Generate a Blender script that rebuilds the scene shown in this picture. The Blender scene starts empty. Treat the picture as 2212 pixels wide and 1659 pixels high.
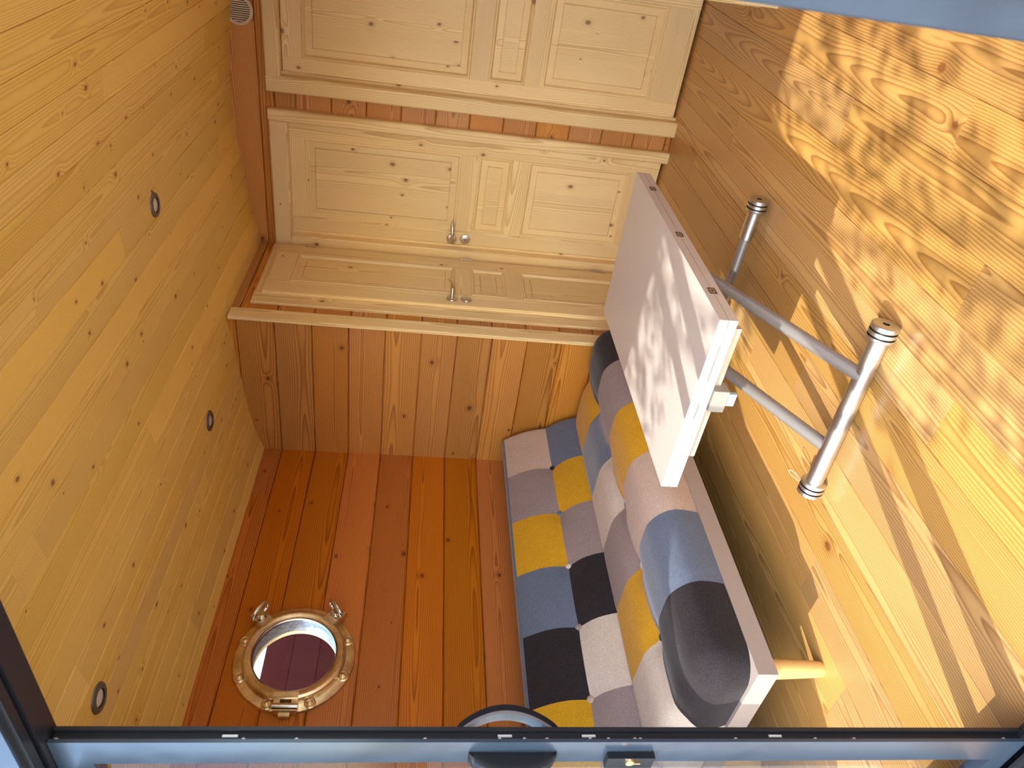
import bpy, bmesh, math, random
from mathutils import Vector, Matrix
rnd = random.Random(7)
sc = bpy.context.scene
COL = sc.collection
V = Vector

# ------------------------------------------------------------------ camera frame (world: X along the wagon, Y left, Z up)
CU = V((-0.07022377, -0.59892285, 0.79772178))
CV = V((-0.13397128, 0.79811362, 0.58742349))
CW = V((-0.98849396, -0.06562072, -0.13628501))
FPX = 1579.0

# ------------------------------------------------------------------ node helpers
class NT:
    def __init__(self, name):
        self.m = bpy.data.materials.new(name); self.m.use_nodes = True
        self.t = self.m.node_tree; self.t.nodes.clear()
    def n(self, kind, **kw):
        nd = self.t.nodes.new(kind)
        for k, v in kw.items(): setattr(nd, k, v)
        return nd
    def link(self, a, b): self.t.links.new(a, b)
    def put(self, sock, val):
        if hasattr(val, 'node'): self.link(val, sock)
        elif val is not None: sock.default_value = val
    def math(self, op, a, b=None, c=None, clamp=False):
        nd = self.n('ShaderNodeMath', operation=op, use_clamp=clamp)
        self.put(nd.inputs[0], a)
        if b is not None: self.put(nd.inputs[1], b)
        if c is not None: self.put(nd.inputs[2], c)
        return nd.outputs[0]
    def xyz(self, x, y, z):
        nd = self.n('ShaderNodeCombineXYZ')
        self.put(nd.inputs[0], x); self.put(nd.inputs[1], y); self.put(nd.inputs[2], z)
        return nd.outputs[0]
    def noise(self, vec, scale=1.0, detail=2.0, rough=.5):
        nd = self.n('ShaderNodeTexNoise')
        self.put(nd.inputs['Vector'], vec)
        nd.inputs['Scale'].default_value = scale; nd.inputs['Detail'].default_value = detail; nd.inputs['Roughness'].default_value = rough
        return nd.outputs[0]
    def step(self, x, lo, hi):
        nd = self.n('ShaderNodeMapRange', interpolation_type='SMOOTHSTEP')
        self.put(nd.inputs[0], x); nd.inputs[1].default_value = lo; nd.inputs[2].default_value = hi
        return nd.outputs[0]
    def mix(self, f, a, b):
        nd = self.n('ShaderNodeMix', data_type='RGBA')
        self.put(nd.inputs[0], f); self.put(nd.inputs[6], a); self.put(nd.inputs[7], b)
        return nd.outputs[2]
    def out(self, shader):
        o = self.n('ShaderNodeOutputMaterial'); self.link(shader, o.inputs[0]); return self.m
    def bsdf(self, col, rough=.5, metal=0., spec=.5, normal=None, coat=0., coat_rough=.1):
        b = self.n('ShaderNodeBsdfPrincipled')
        self.put(b.inputs['Base Color'], col); self.put(b.inputs['Roughness'], rough)
        b.inputs['Metallic'].default_value = metal; b.inputs['Specular IOR Level'].default_value = spec
        b.inputs['Coat Weight'].default_value = coat; b.inputs['Coat Roughness'].default_value = coat_rough
        if normal is not None: self.link(normal, b.inputs['Normal'])
        return b.outputs[0]
    def bump(self, h, dist=.001, strength=.5):
        b = self.n('ShaderNodeBump'); b.inputs['Strength'].default_value = strength; b.inputs['Distance'].default_value = dist
        self.put(b.inputs['Height'], h); return b.outputs[0]

def c4(c): return (c[0], c[1], c[2], 1.0)

def wood(name, light, dark, knot, freq=170, contrast=.6, kn=(3.0, 7.0), kdens=.5, ksize=.10, var=.25, rough=.45, spec=.4, coat=0., hspread=.05, bump=.25, wob=.012, n1a=.05):
    N = NT(name)
    uv = N.n('ShaderNodeUVMap'); uv.uv_map = 'UVMap'
    sp = N.n('ShaderNodeSeparateXYZ'); N.link(uv.outputs[0], sp.inputs[0])
    at = N.n('ShaderNodeAttribute'); at.attribute_name = 'bd'
    ss = N.n('ShaderNodeSeparateColor'); N.link(at.outputs[0], ss.inputs[0])
    s1, s2, s3 = ss.outputs[0], ss.outputs[1], ss.outputs[2]
    M = N.math
    u = M('ADD', sp.outputs[0], M('MULTIPLY', s1, 37.0)); v = sp.outputs[1]
    # knots
    kv = N.xyz(M('MULTIPLY', u, kn[0]), M('MULTIPLY', M('ADD', v, M('MULTIPLY', s3, 9.0)), kn[1]), M('MULTIPLY', s2, 20))
    vo = N.n('ShaderNodeTexVoronoi'); vo.voronoi_dimensions = '2D'; vo.inputs['Scale'].default_value = 1.0
    N.link(kv, vo.inputs['Vector'])
    vc = N.n('ShaderNodeSeparateColor'); N.link(vo.outputs['Color'], vc.inputs[0])
    has = N.step(vc.outputs[0], 1 - kdens - .02, 1 - kdens + .02)
    kr = M('MULTIPLY', M('ADD', M('MULTIPLY', vc.outputs[1], .9), .35), ksize)
    df = N.n('ShaderNodeVectorMath', operation='SUBTRACT'); N.link(kv, df.inputs[0]); N.link(vo.outputs['Position'], df.inputs[1])
    ds = N.n('ShaderNodeSeparateXYZ'); N.link(df.outputs[0], ds.inputs[0])
    kx, ky = M('DIVIDE', ds.outputs[0], kn[0] * 1.35), M('DIVIDE', ds.outputs[1], kn[1])
    kd = M('DIVIDE', M('SQRT', M('ADD', M('MULTIPLY', kx, kx), M('MULTIPLY', ky, ky))), kr)
    kfield = M('MULTIPLY', M('POWER', 2.718, M('MULTIPLY', M('MULTIPLY', kd, kd), -.10)), has)
    # log rings cut lengthwise
    n1 = M('SUBTRACT', N.noise(N.xyz(M('MULTIPLY', u, .8), M('MULTIPLY', v, 1.0), M('MULTIPLY', s2, 50)), 1.0, 0.0), .5)
    n2 = M('SUBTRACT', N.noise(N.xyz(M('MULTIPLY', u, 3.0), M('MULTIPLY', v, 10), M('MULTIPLY', s3, 50)), 1.0, 1.0), .5)
    dv = M('ADD', M('SUBTRACT', v, M('MULTIPLY', M('SUBTRACT', s2, .5), .13)), M('MULTIPLY', n2, wob))
    h = M('ADD', M('ADD', .006, M('MULTIPLY', s3, hspread)), M('MULTIPLY', n1, n1a))
    R = M('SQRT', M('ADD', M('MULTIPLY', dv, dv), M('MULTIPLY', h, h)))
    R = M('ADD', R, M('MULTIPLY', kfield, .010))
    fr = M('FRACT', M('MULTIPLY', R, freq))
    ring = M('MULTIPLY', M('POWER', fr, 2.2), M('SUBTRACT', 1.0, N.step(fr, .88, 1.0)))
    fib = N.noise(N.xyz(M('MULTIPLY', u, 9), M('MULTIPLY', v, 420), s1), 1.0, 2.0)
    big = N.noise(N.xyz(M('MULTIPLY', u, 1.3), M('MULTIPLY', v, 9), M('MULTIPLY', s1, 70)), 1.0, 2.0)
    f = M('ADD', M('MULTIPLY', ring, contrast), M('MULTIPLY', M('SUBTRACT', fib, .5), .30))
    f = M('ADD', f, M('MULTIPLY', M('SUBTRACT', big, .5), .35), clamp=True)
    colr = N.mix(f, c4(light), c4(dark))
    kmask = M('MULTIPLY', M('SUBTRACT', 1.0, N.step(kd, .55, 1.25)), has)
    halo = M('MULTIPLY', M('SUBTRACT', 1.0, N.step(kd, .8, 3.0)), has)
    colr = N.mix(M('MULTIPLY', halo, .35), colr, c4(dark))
    colr = N.mix(M('MULTIPLY', kmask, .85), colr, c4(knot))
    hs = N.n('ShaderNodeHueSaturation')
    N.put(hs.inputs['Hue'], M('ADD', .5, M('MULTIPLY', M('SUBTRACT', s3, .5), var * .02)))
    N.put(hs.inputs['Saturation'], M('ADD', 1.0, M('MULTIPLY', M('SUBTRACT', s1, .5), var * .5)))
    N.put(hs.inputs['Value'], M('ADD', 1.0, M('MULTIPLY', M('SUBTRACT', s2, .5), var * 1.3)))
    N.link(colr, hs.inputs['Color'])
    return N.out(N.bsdf(hs.outputs[0], rough, 0, spec, None, coat, .18))

def fabric(name, col, k=.10, sheen=.15):
    N = NT(name)
    tc = N.n('ShaderNodeTexCoord')
    a = N.noise(tc.outputs['Object'], 260, 3, .7); b = N.noise(tc.outputs['Object'], 35, 2)
    f = N.math('ADD', N.math('MULTIPLY', a, .9), N.math('MULTIPLY', b, .1))
    d = [x * (1 - 2 * k) for x in col]; l = [min(1, x * (1 + 1.2 * k) + .01) for x in col]
    cc = N.mix(N.step(f, .3, .7), c4(d), c4(l))
    bs = N.n('ShaderNodeBsdfPrincipled'); N.link(cc, bs.inputs['Base Color'])
    bs.inputs['Roughness'].default_value = .9; bs.inputs['Specular IOR Level'].default_value = .15
    bs.inputs['Sheen Weight'].default_value = sheen; bs.inputs['Sheen Roughness'].default_value = .4
    N.link(N.bump(a, .0012, .6), bs.inputs['Normal'])
    return N.out(bs.outputs[0])

def plain(name, col, rough=.5, metal=0., spec=.5, k=.06, scale=40, bump=0., coat=0.):
    N = NT(name)
    tc = N.n('ShaderNodeTexCoord')
    a = N.noise(tc.outputs['Object'], scale, 3)
    cc = N.mix(a, c4([x * (1 - k) for x in col]), c4([min(1, x * (1 + k)) for x in col]))
    nm = N.bump(a, .001, bump) if bump else None
    return N.out(N.bsdf(cc, rough, metal, spec, nm, coat))

def glassmat(name, tint=(.97, .98, .98)):
    N = NT(name)
    tr = N.n('ShaderNodeBsdfTransparent'); tr.inputs[0].default_value = c4(tint)
    gl = N.n('ShaderNodeBsdfGlossy'); gl.inputs['Roughness'].default_value = .01
    ge = N.n('ShaderNodeNewGeometry'); dt = N.n('ShaderNodeVectorMath', operation='DOT_PRODUCT')
    N.link(ge.outputs['Incoming'], dt.inputs[0]); N.link(ge.outputs['Normal'], dt.inputs[1])
    cs = N.math('ABSOLUTE', dt.outputs['Value']); fr = N.math('ADD', .025, N.math('MULTIPLY', N.math('POWER', N.math('SUBTRACT', 1.0, cs), 5.0), .8))
    mx = N.n('ShaderNodeMixShader'); N.link(fr, mx.inputs[0]); N.link(tr.outputs[0], mx.inputs[1]); N.link(gl.outputs[0], mx.inputs[2])
    return N.out(mx.outputs[0])

M_LARCH = wood('larch_cladding', (.58, .265, .062), (.23, .066, .011), (.12, .036, .011), 140, .95, (3.0, 6.0), .48, .0085, .22, .42, .4, .10, .04, .25, .014, .08)
M_LARCHR = wood('redder_larch', (.54, .175, .026), (.21, .044, .006), (.12, .032, .008), 140, .95, (3.0, 6.0), .48, .0085, .22, .40, .4, .10, .04, .25, .014, .08)  # cladding larch in a redder, darker tone
M_FLOOR = wood('floor_larch', (.61, .36, .115), (.25, .097, .022), (.20, .075, .025), 150, .95, (1.4, 5.0), .25, .013, .24, .36, .45, .15, .04, .2, .022, .10)
M_CEIL = wood('ceiling_spruce', (.80, .545, .145), (.52, .27, .055), (.20, .080, .028), 180, .8, (4.0, 9.0), .55, .0065, .14, .5, .35, 0., .05, .3)
M_PINE = wood('door_pine', (.86, .685, .37), (.54, .33, .115), (.18, .08, .035), 170, .85, (3.4, 8.0), .42, .0080, .10, .42, .4, .1)
M_BEECH = wood('beech_leg', (.70, .44, .17), (.56, .30, .09), (.3, .15, .05), 300, .4, (1, 1), 0., .01, .05, .4)
M_MAROON = wood('maroon_planks', (.052, .009, .008), (.032, .006, .006), (.02, .004, .004), 150, .5, (2, 5), .3, .01, .2, .75, .1)
M_TABLE = plain('white_laminate', (.56, .515, .48), .22, 0, .5, .02, 6)
M_IVORY = plain('ivory_plastic', (.46, .40, .29), .4)
M_LGREY = plain('light_grey_plastic', (.27, .25, .22), .45)
M_BLUETAB = plain('pale_blue_plastic', (.30, .44, .60), .3)
M_ALU = plain('brushed_aluminium', (.66, .67, .68), .36, 1., .5, .02, 30)
M_ALU_D = plain('satin_tube', (.34, .33, .32), .42, .55, .5, .03, 30)
M_RUB = plain('black_rubber', (.012, .012, .012), .6)
M_NICK = plain('satin_nickel', (.60, .56, .52), .3, 1., .5, .04, 120)
M_STEEL = plain('polished_steel', (.72, .72, .72), .18, 1., .5, .05, 60)
M_SCREW = plain('zinc_screw', (.70, .67, .62), .35, .25)
M_BLACK = plain('black_void', (.008, .008, .008), .7)
M_ANTH = plain('anthracite_paint', (.022, .036, .056), .26, 0, .6, .08, 8, 0, .1)
M_ANTHD = plain('shaded_frame_paint', (.012, .013, .016), .35, 0, .35)  # frame paint with the shade of underside and inner faces put into the colour
M_DARKIN = plain('black_gasket', (.010, .010, .012), .5)
M_HAND = plain('black_handle', (.006, .007, .010), .42, 0, .3)
M_SATIN = plain('satin_grip', (.30, .32, .35), .3, .6)
M_BRASSKEY = plain('brass_cylinder', (.80, .58, .32), .25, 1.)
M_CREAM = plain('cream_plastic', (.70, .60, .44), .45)
M_SPOTRIM = plain('grey_spot_bezel', (.16, .13, .105), .42, .55)
M_SPOTLENS = plain('frosted_lens', (.62, .55, .47), .35)
M_WHITE = plain('white_paint', (.75, .75, .74), .5)
M_HINGEMARK = plain('bronze_hinge', (.20, .13, .09), .35, .7)
M_GLASS = glassmat('clear_glass')
M_CLIP = plain('clear_ring', (.85, .85, .86), .1, .4)
M_GROUND = plain('pale_bounce_ground', (.60, .56, .50), .9, 0, .2, .2, 30)  # unseen ground, its paleness chosen to bounce sunlight indoors
M_LEAF = plain('leaf_green', (.07, .13, .03), .5, 0, .3, .4, 8)
M_BARK = plain('bark', (.10, .075, .05), .9, 0, .2, .4, 20)
N = NT('antique_brass'); tc = N.n('ShaderNodeTexCoord')
pa = N.noise(tc.outputs['Object'], 14, 4, .65); pb = N.noise(tc.outputs['Object'], 90, 3)
M_BRASS = N.out(N.bsdf(N.mix(N.step(pa, .35, .75), c4((.82, .66, .43)), c4((.52, .38, .21))), N.math('ADD', .22, N.math('MULTIPLY', pb, .22)), 1.))
N = NT('worn_zinc'); tc = N.n('ShaderNodeTexCoord')
pa = N.noise(tc.outputs['Object'], 60, 4, .7)
M_ZINC = N.out(N.bsdf(N.mix(N.step(pa, .35, .65), c4((.62, .63, .62)), c4((.36, .35, .33))), .38, .8))
F_BEIGE = fabric('beige_fabric', (.52, .40, .33)); F_GREY = fabric('mauve_grey_fabric', (.30, .235, .235)); F_YEL = fabric('mustard_fabric', (.62, .330, .012))
F_BLUE = fabric('denim_blue_fabric', (.125, .155, .225), .1, .4); F_DARK = fabric('charcoal_fabric', (.022, .017, .020), .1, .2); F_CREAM = fabric('off_white_fabric', (.62, .54, .47))
F_BASE = plain('greige_base_fabric', (.36, .30, .27), .7, 0, .2, .05, 150, .3)

# ------------------------------------------------------------------ mesh builder
def wloc(o):
    p = V((0, 0, 0))
    while o: p += V(o.location); o = o.parent
    return p

class MB:
    def __init__(self): self.v = []; self.f = []; self.uv = []; self.c = []; self.mi = []
    def poly(self, pts, uvs=None, col=(.5, .5, .5), mi=0):
        b = len(self.v); self.v += [tuple(p) for p in pts]
        self.f.append(tuple(range(b, b + len(pts))))
        self.uv.append(uvs or [(0, 0)] * len(pts)); self.c.append(col); self.mi.append(mi)
    def grid(self, P, closed_u=False, closed_v=False, mi=0, col=(.5, .5, .5), uvf=None):
        nu, nv = len(P), len(P[0]); b = len(self.v)
        for r in P: self.v += [tuple(p) for p in r]
        for i in range(nu if closed_u else nu - 1):
            for j in range(nv if closed_v else nv - 1):
                i2, j2 = (i + 1) % nu, (j + 1) % nv
                self.f.append((b + i * nv + j, b + i2 * nv + j, b + i2 * nv + j2, b + i * nv + j2))
                self.uv.append([uvf(i, j), uvf(i + 1, j), uvf(i + 1, j + 1), uvf(i, j + 1)] if uvf else [(0, 0)] * 4)
                self.c.append(col); self.mi.append(mi(i, j) if callable(mi) else mi)
    def box(self, lo, hi, mi=0, M=None, grain=0, col=None):
        lo, hi = V(lo), V(hi); col = col or (rnd.random(), rnd.random(), rnd.random())
        P = [V((x, y, z)) for x in (lo.x, hi.x) for y in (lo.y, hi.y) for z in (lo.z, hi.z)]
        Q = [M @ p for p in P] if M else P
        for q in ((0, 1, 3, 2), (4, 6, 7, 5), (0, 4, 5, 1), (2, 3, 7, 6), (0, 2, 6, 4), (1, 5, 7, 3)):
            o = [k for k in range(3) if k != grain]
            uvs = [(P[i][grain], P[i][o[0]] - lo[o[0]] + P[i][o[1]] - lo[o[1]] - .05) for i in q]
            self.poly([Q[i] for i in q], uvs, col, mi)
    def board(self, O, eL, eW, n, L, W, T, ch=.002, col=None, mi=0):
        """one board: chamfered long edges, grain along eL, face towards n"""
        O, eL, eW, n = V(O), V(eL), V(eW), V(n); col = col or (rnd.random(), rnd.random(), rnd.random())
        prof = [(0, 0), (0, T - ch), (ch, T), (W - ch, T), (W, T - ch), (W, 0)]
        k = len(prof); uo = 0.0
        A = [O + eW * w + n * t for w, t in prof]; B = [p + eL * L for p in A]
        flip = eL.cross(eW).dot(n) < 0
        for i in range(k):
            j = (i + 1) % k
            va, vb = prof[i][0] - W / 2 + (T - prof[i][1]) * .5, prof[j][0] - W / 2 + (T - prof[j][1]) * .5
            q = [A[i], A[j], B[j], B[i]]; uvs = [(uo, va), (uo, vb), (uo + L, vb), (uo + L, va)]
            if not flip: q.reverse(); uvs.reverse()
            self.poly(q, uvs, col, mi)
        for Q, x in ((A, 0), (B, L)):
            q = list(Q); uvs = [(x, w - W / 2) for w, t in prof]
            if (x == 0) == flip: q.reverse(); uvs.reverse()
            self.poly(q, uvs, col, mi)
    def lathe(self, prof, seg=32, M=None, mi=0, closed=False):
        """prof = [(r, h)] about local z"""
        P = []
        for s in range(seg):
            a = 2 * math.pi * s / seg
            P.append([(M @ V((r * math.cos(a), r * math.sin(a), h))) if M else V((r * math.cos(a), r * math.sin(a), h)) for r, h in prof])
        self.grid(P, True, closed, (lambda i, j: mi[j]) if isinstance(mi, (list, tuple)) else mi, uvf=lambda i, j: (i * .01, j * .01))
    def tube(self, pts, rad, seg=16, cap=True, mi=0):
        pts = [V(p) for p in pts]; rad = rad if isinstance(rad, (list, tuple)) else [rad] * len(pts)
        P = []; up = None
        for i, p in enumerate(pts):
            d = (pts[min(i + 1, len(pts) - 1)] - pts[max(i - 1, 0)]).normalized()
            if up is None:
                up = d.orthogonal().normalized()
            up = (up - d * up.dot(d)).normalized(); w = d.cross(up)
            P.append([p + (up * math.cos(2 * math.pi * s / seg) + w * math.sin(2 * math.pi * s / seg)) * rad[i] for s in range(seg)])
        self.grid(P, False, True, mi, uvf=lambda i, j: (i * .05, j * .005))
        if cap:
            self.poly(list(reversed(P[0])), None, mi=mi); self.poly(P[-1], None, mi=mi)
    def build(self, name, mats, parent=None, smooth=False, weld=False, bevel=0., autosmooth=None, loc=None):
        me = bpy.data.meshes.new(name); off = V(loc) if loc else V((0, 0, 0))
        me.from_pydata([tuple(V(p) - off) for p in self.v], [], self.f)
        me.uv_layers.new(name='UVMap'); me.color_attributes.new('bd', 'FLOAT_COLOR', 'CORNER')
        fu = []; fc = []
        for fi, uvs in enumerate(self.uv):
            c = self.c[fi]
            for q in uvs: fu += [q[0], q[1]]; fc += [c[0], c[1], c[2], 1.0]
        me.uv_layers['UVMap'].data.foreach_set('uv', fu); me.color_attributes['bd'].data.foreach_set('color', fc)
        for m in (mats if isinstance(mats, (list, tuple)) else [mats]): me.materials.append(m)
        me.polygons.foreach_set('material_index', self.mi)
        if weld or smooth:
            bm = bmesh.new(); bm.from_mesh(me)
            bmesh.ops.remove_doubles(bm, verts=bm.verts, dist=1e-5)
            bmesh.ops.recalc_face_normals(bm, faces=bm.faces)
            bm.to_mesh(me); bm.free()
        o = bpy.data.objects.new(name, me); COL.objects.link(o); o.location = off
        if smooth:
            me.polygons.foreach_set('use_smooth', [True] * len(me.polygons))
            me.set_sharp_from_angle(angle=math.radians(autosmooth or 40))
        if bevel:
            md = o.modifiers.new('bevel', 'BEVEL'); md.width = bevel; md.segments = 2; md.limit_method = 'ANGLE'
        if parent:
            o.parent = parent; o.location = off - wloc(parent)
        return o

def tag(o, label=None, cat=None, group=None, kind=None):
    if label: o['label'] = label
    if cat: o['category'] = cat
    if group: o['group'] = group
    if kind: o['kind'] = kind
    return o
def empty(name, loc, **kw):
    o = bpy.data.objects.new(name, None); COL.objects.link(o); o.location = loc; o.empty_display_size = .1
    return tag(o, **kw)
def axisM(origin, z, x=None):
    """matrix whose local z is `z`"""
    z = V(z).normalized(); x = V(x) if x is not None else z.orthogonal()
    x = (x - z * x.dot(z)).normalized(); y = z.cross(x)
    return Matrix(((x.x, y.x, z.x, origin[0]), (x.y, y.y, z.y, origin[1]), (x.z, y.z, z.z, origin[2]), (0, 0, 0, 1)))
X, Y, Z = V((1, 0, 0)), V((0, 1, 0)), V((0, 0, 1))

# ------------------------------------------------------------------ room dimensions
XF, XC, XE = .62, 2.813, 3.575         # front wall, partition ends, door wall
YB, YD, YD2, YR = 2.572, 1.815, .32, -.39
ROW0, ROW = .027, .163                 # cladding rows
rows = [(ROW0 + ROW * k, ROW0 + ROW * (k + 1)) for k in range(-1, 14)]
PROF = [(1.09, 2.108), (1.225, 2.101), (1.36, 2.089), (1.50, 2.071), (1.64, 2.051), (1.81, 2.020), (1.95, 1.998), (2.15, 1.982), (2.286, 1.968), (2.37, 1.957), (2.46, 1.940), (2.572, 1.906)]
def ceil_z(y):
    y = 1.09 + abs(y - 1.09)
    for (a, za), (b, zb) in zip(PROF, PROF[1:]):
        if y <= b: return za + (zb - za) * (y - a) / (b - a)
    return PROF[-1][1] - (y - 2.572) * .35

# floor
mb = MB(); fw = .1365
y0 = 1.40 - fw * 14
fixed = {}
for jx, jy in [(2.086, .513), (1.601, .378), (2.845, .795), (2.103, 1.335), (1.777, 1.208), (1.208, .914), (1.008, 1.74)]:
    fixed.setdefault(int((jy - y0) // fw), []).append(jx)
for k in range(0, 24):
    a = y0 + k * fw
    cuts = sorted(fixed.get(k, []) or [rnd.uniform(1.0, 3.2)])
    xs = [.45] + cuts + [3.72]
    for p, q in zip(xs, xs[1:]):
        mb.board((p + .0006, a + .0004, -.03), X, Y, Z, q - p - .0012, fw - .0008, .03, .0012)
tag(mb.build('floor', M_FLOOR), 'golden larch plank floor with sun patches and leaf shadows', 'floor', kind='structure')

# ceiling
mb = MB()
ys = [YR]; bw = .096
yy = 1.09
half = []
while yy < 2.63:
    dz = ceil_z(yy + .02) - ceil_z(yy); half.append(yy); yy += bw * .02 / math.hypot(.02, dz)
half.append(yy)
edges = sorted([2 * 1.09 - q for q in half[1:]] + half)
for a, b in zip(edges, edges[1:]):
    pa, pb = V((0, a, ceil_z(a))), V((0, b, ceil_z(b)))
    eW = (pb - pa); W = eW.length; eW.normalize(); n = X.cross(eW); n = -n if n.z > 0 else n
    cuts = sorted([rnd.uniform(.7, 3.5)] + ([rnd.uniform(.7, 3.5)] if rnd.random() < .3 else []))
    xs = [.50] + cuts + [3.72]
    for p, q in zip(xs, xs[1:]):
        mb.board(V((p, pa.y, pa.z)) - n * .02 + eW * .0004, X, eW, n, q - p - .0006, W - .0008, .02, .0022)
for a, b in zip(edges, edges[1:]):
    mb.poly([(.50, a, ceil_z(a) + .022), (3.72, a, ceil_z(a) + .022), (3.72, b, ceil_z(b) + .022), (.50, b, ceil_z(b) + .022)])
tag(mb.build('ceiling', M_CEIL), 'curved ceiling of narrow knotty spruce boards', 'ceiling', kind='structure')

def cladding(mb, O, eL, n, L, z0=0., z1=2.2, T=.02, joints=None, nj=.5):
    """horizontal boards from O (z ignored) along eL"""
    O = V(O)
    for k, (a, b) in enumerate(rows):
        a2, b2 = max(a, z0), min(b, z1)
        if b2 - a2 < .01: continue
        js = (joints or {}).get(k)
        if js is None: js = [rnd.uniform(.15, .85) * L] if (L > 1.0 and rnd.random() < nj) else []
        xs = [0] + sorted(js) + [L]
        for p, q in zip(xs, xs[1:]):
            mb.board(V((O.x, O.y, a2 + .0010)) + eL * p - n * T, eL, Z, n, q - p - .0006, b2 - a2 - .0020, T, .0045)

# left wall with porthole opening
PC = V((1.648, YB, 1.568))
mb = MB()
cladding(mb, (.56, YB, 0), X, -Y, XC + .03 - .56, 0, 1.98, .02)
wl = mb.build('wall_left', M_LARCHR)
mb = MB(); mb.box((.56, YB + .0202, -.05), (XC + .03, YB + .055, 1.98)); wo = mb.build('outer', M_MAROON)
mb = MB(); mb.lathe([(0, -.3), (.166, -.3), (.166, .3), (0, .3)], 64, axisM(PC, -Y)); cu = mb.build('cut', M_LARCH, weld=True)
for o in (wl, wo):
    md = o.modifiers.new('b', 'BOOLEAN'); md.operation = 'DIFFERENCE'; md.object = cu; md.solver = 'EXACT'
bpy.context.view_layer.update(); dg = bpy.context.evaluated_depsgraph_get()
res = []
for o in (wl, wo):
    res.append(bpy.data.meshes.new_from_object(o.evaluated_get(dg), depsgraph=dg))
for o, me in zip((wl, wo), res):
    o.modifiers.clear(); o.data = me
bpy.data.objects.remove(cu)
bm = bmesh.new(); bm.from_mesh(wl.data); nA = len(bm.faces); bm.from_mesh(wo.data)
bm.faces.ensure_lookup_table()
for f in bm.faces: f.material_index = 1 if f.index >= nA or f.index < 0 else 0
bm.faces.index_update()
for i, f in enumerate(bm.faces): f.material_index = 0 if i < nA else 1
bm.to_mesh(wl.data); bm.free(); bpy.data.objects.remove(wo)
wl.data.materials.clear(); wl.data.materials.append(M_LARCHR); wl.data.materials.append(M_MAROON)
tag(wl, 'red-brown larch board wall with the round porthole, behind the sofa', 'wall', kind='structure')

# partition facing the camera (left), its side with the toilet door, end wall, right-hand partition
mb = MB(); cladding(mb, (XC, YB + .02, 0), -Y, -X, YB + .02 - (YD - .002), 0, 2.03, .02, {11: [], 8: []})
mb.box((XC + .021, YD + .04, 0), (XC + .04, YB + .05, 2.03))
tag(mb.build('wall_partition', M_LARCH), 'larch board partition beyond the sofa, facing the entrance', 'wall', kind='structure')
mb = MB(); cladding(mb, (XC + .0215, YD, 0), X, -Y, XE - XC, 0, 2.035, .02)
mb.box((XC + .022, YD + .021, 0), (3.70, YD + .04, 2.03))
tag(mb.build('wall_passage', M_LARCH), 'larch board side wall around the narrow pine door', 'wall', kind='structure')
mb = MB()
cladding(mb, (XE, YD + .02, 0), -Y, -X, YD - YD2 + .04, 1.915, 2.13, .02)
cladding(mb, (XE, 1.16, 0), -Y, -X, .14, 0, 1.915, .02)
cladding(mb, (XE, YD, 0), -Y, -X, .04, 0, 1.915, .02)
cladding(mb, (XE, .40, 0), -Y, -X, .08, 0, 1.915, .02)
mb.box((3.66, YD2 - .04, 0), (3.70, YD + .04, 2.12)); mb.box((3.596, YD2 - .03, 0), (3.66, .40, 1.95)); mb.box((3.596, .98, 0), (3.66, 1.15, 1.95))
tag(mb.build('wall_back', M_LARCH), 'larch board end wall carrying two pine doors', 'wall', kind='structure')
mb = MB(); cladding(mb, (XC, YD2, 0), -Y, -X, YD2 - YR, 0, 2.03, .02); cladding(mb, (XC + .0215, YD2, 0), X, Y, XE - XC - .03, 0, 2.05, .02)
mb.box((XC + .021, YR - .05, 0), (XC + .04, YD2 - .021, 2.03)); mb.box((XC + .022, YD2 - .04, 0), (3.70, YD2 - .021, 2.04))
tag(mb.build('wall_partition', M_LARCH), 'larch board partition at the right edge of the photo', 'wall', kind='structure')
# right wall (out of view); its window opening is added to brighten the interior
mb = MB()
for a, b, z0, z1 in ((.56, 1.1, 0, 1.98), (2.68, XC + .03, 0, 1.98), (1.1, 2.68, 0, 1.28), (1.1, 2.68, 1.84, 1.98)):
    cladding(mb, (a, YR, 0), X, Y, b - a, z0, z1, .04); mb.box((a, YR - .06, z0), (b, YR - .002, z1))
tag(mb.build('wall_right', M_LARCH), 'larch board wall with an added unseen opening that brightens the room, opposite the sofa, out of the frame', 'wall', kind='structure')

# front wall: cladding beside and above the glazing, frame
mb = MB()
for (lo, hi) in (((.54, 2.02, -.05), (.60, YB + .09, 2.0)), ((.54, YR - .06, -.05), (.60, -.05, 2.0)), ((.54, YR - .06, 1.84), (.60, YB + .09, 2.25))):
    mb.box(lo, hi, grain=1)
tag(mb.build('wall_front', M_MAROON), 'dark red front wall around the glazed entrance', 'wall', kind='structure')
mb = MB()
mb.box((.5645, -.05, 1.727), (.569, 2.02, 1.845)); mb.box((.569, -.05, 1.728), (.645, 2.02, 1.845), mi=1); mb.box((.578, -.05, 1.719), (.594, 2.02, 1.729), mi=1); mb.box((.602, -.05, 1.716), (.645, 2.02, 1.729), mi=1)
tag(mb.build('trim_1', [M_ANTH, M_ANTHD], bevel=.001), 'anthracite aluminium head rail of the sliding door', 'door frame', kind='structure')
mb = MB()
mb.box((.565, -.06, .0), (.628, .0645, 1.72)); mb.box((.552, -.06, .0), (.566, .030, 1.75)); mb.box((.595, .060, .0), (.612, .0695, 1.72))
tag(mb.build('trim_2', [M_ANTH], bevel=.003), 'anthracite aluminium right jamb of the sliding door', 'door frame', kind='structure')
mb = MB(); mb.box((.555, -.05, -.03), (.645, 2.02, .012)); mb.box((.600, -.05, .012), (.606, 2.02, .03)); mb.box((.636, -.05, .012), (.642, 2.02, .03))
tag(mb.build('trim_3', [M_ANTHD], bevel=.002), 'anthracite aluminium sill track of the sliding door', 'door frame', kind='structure')
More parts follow.
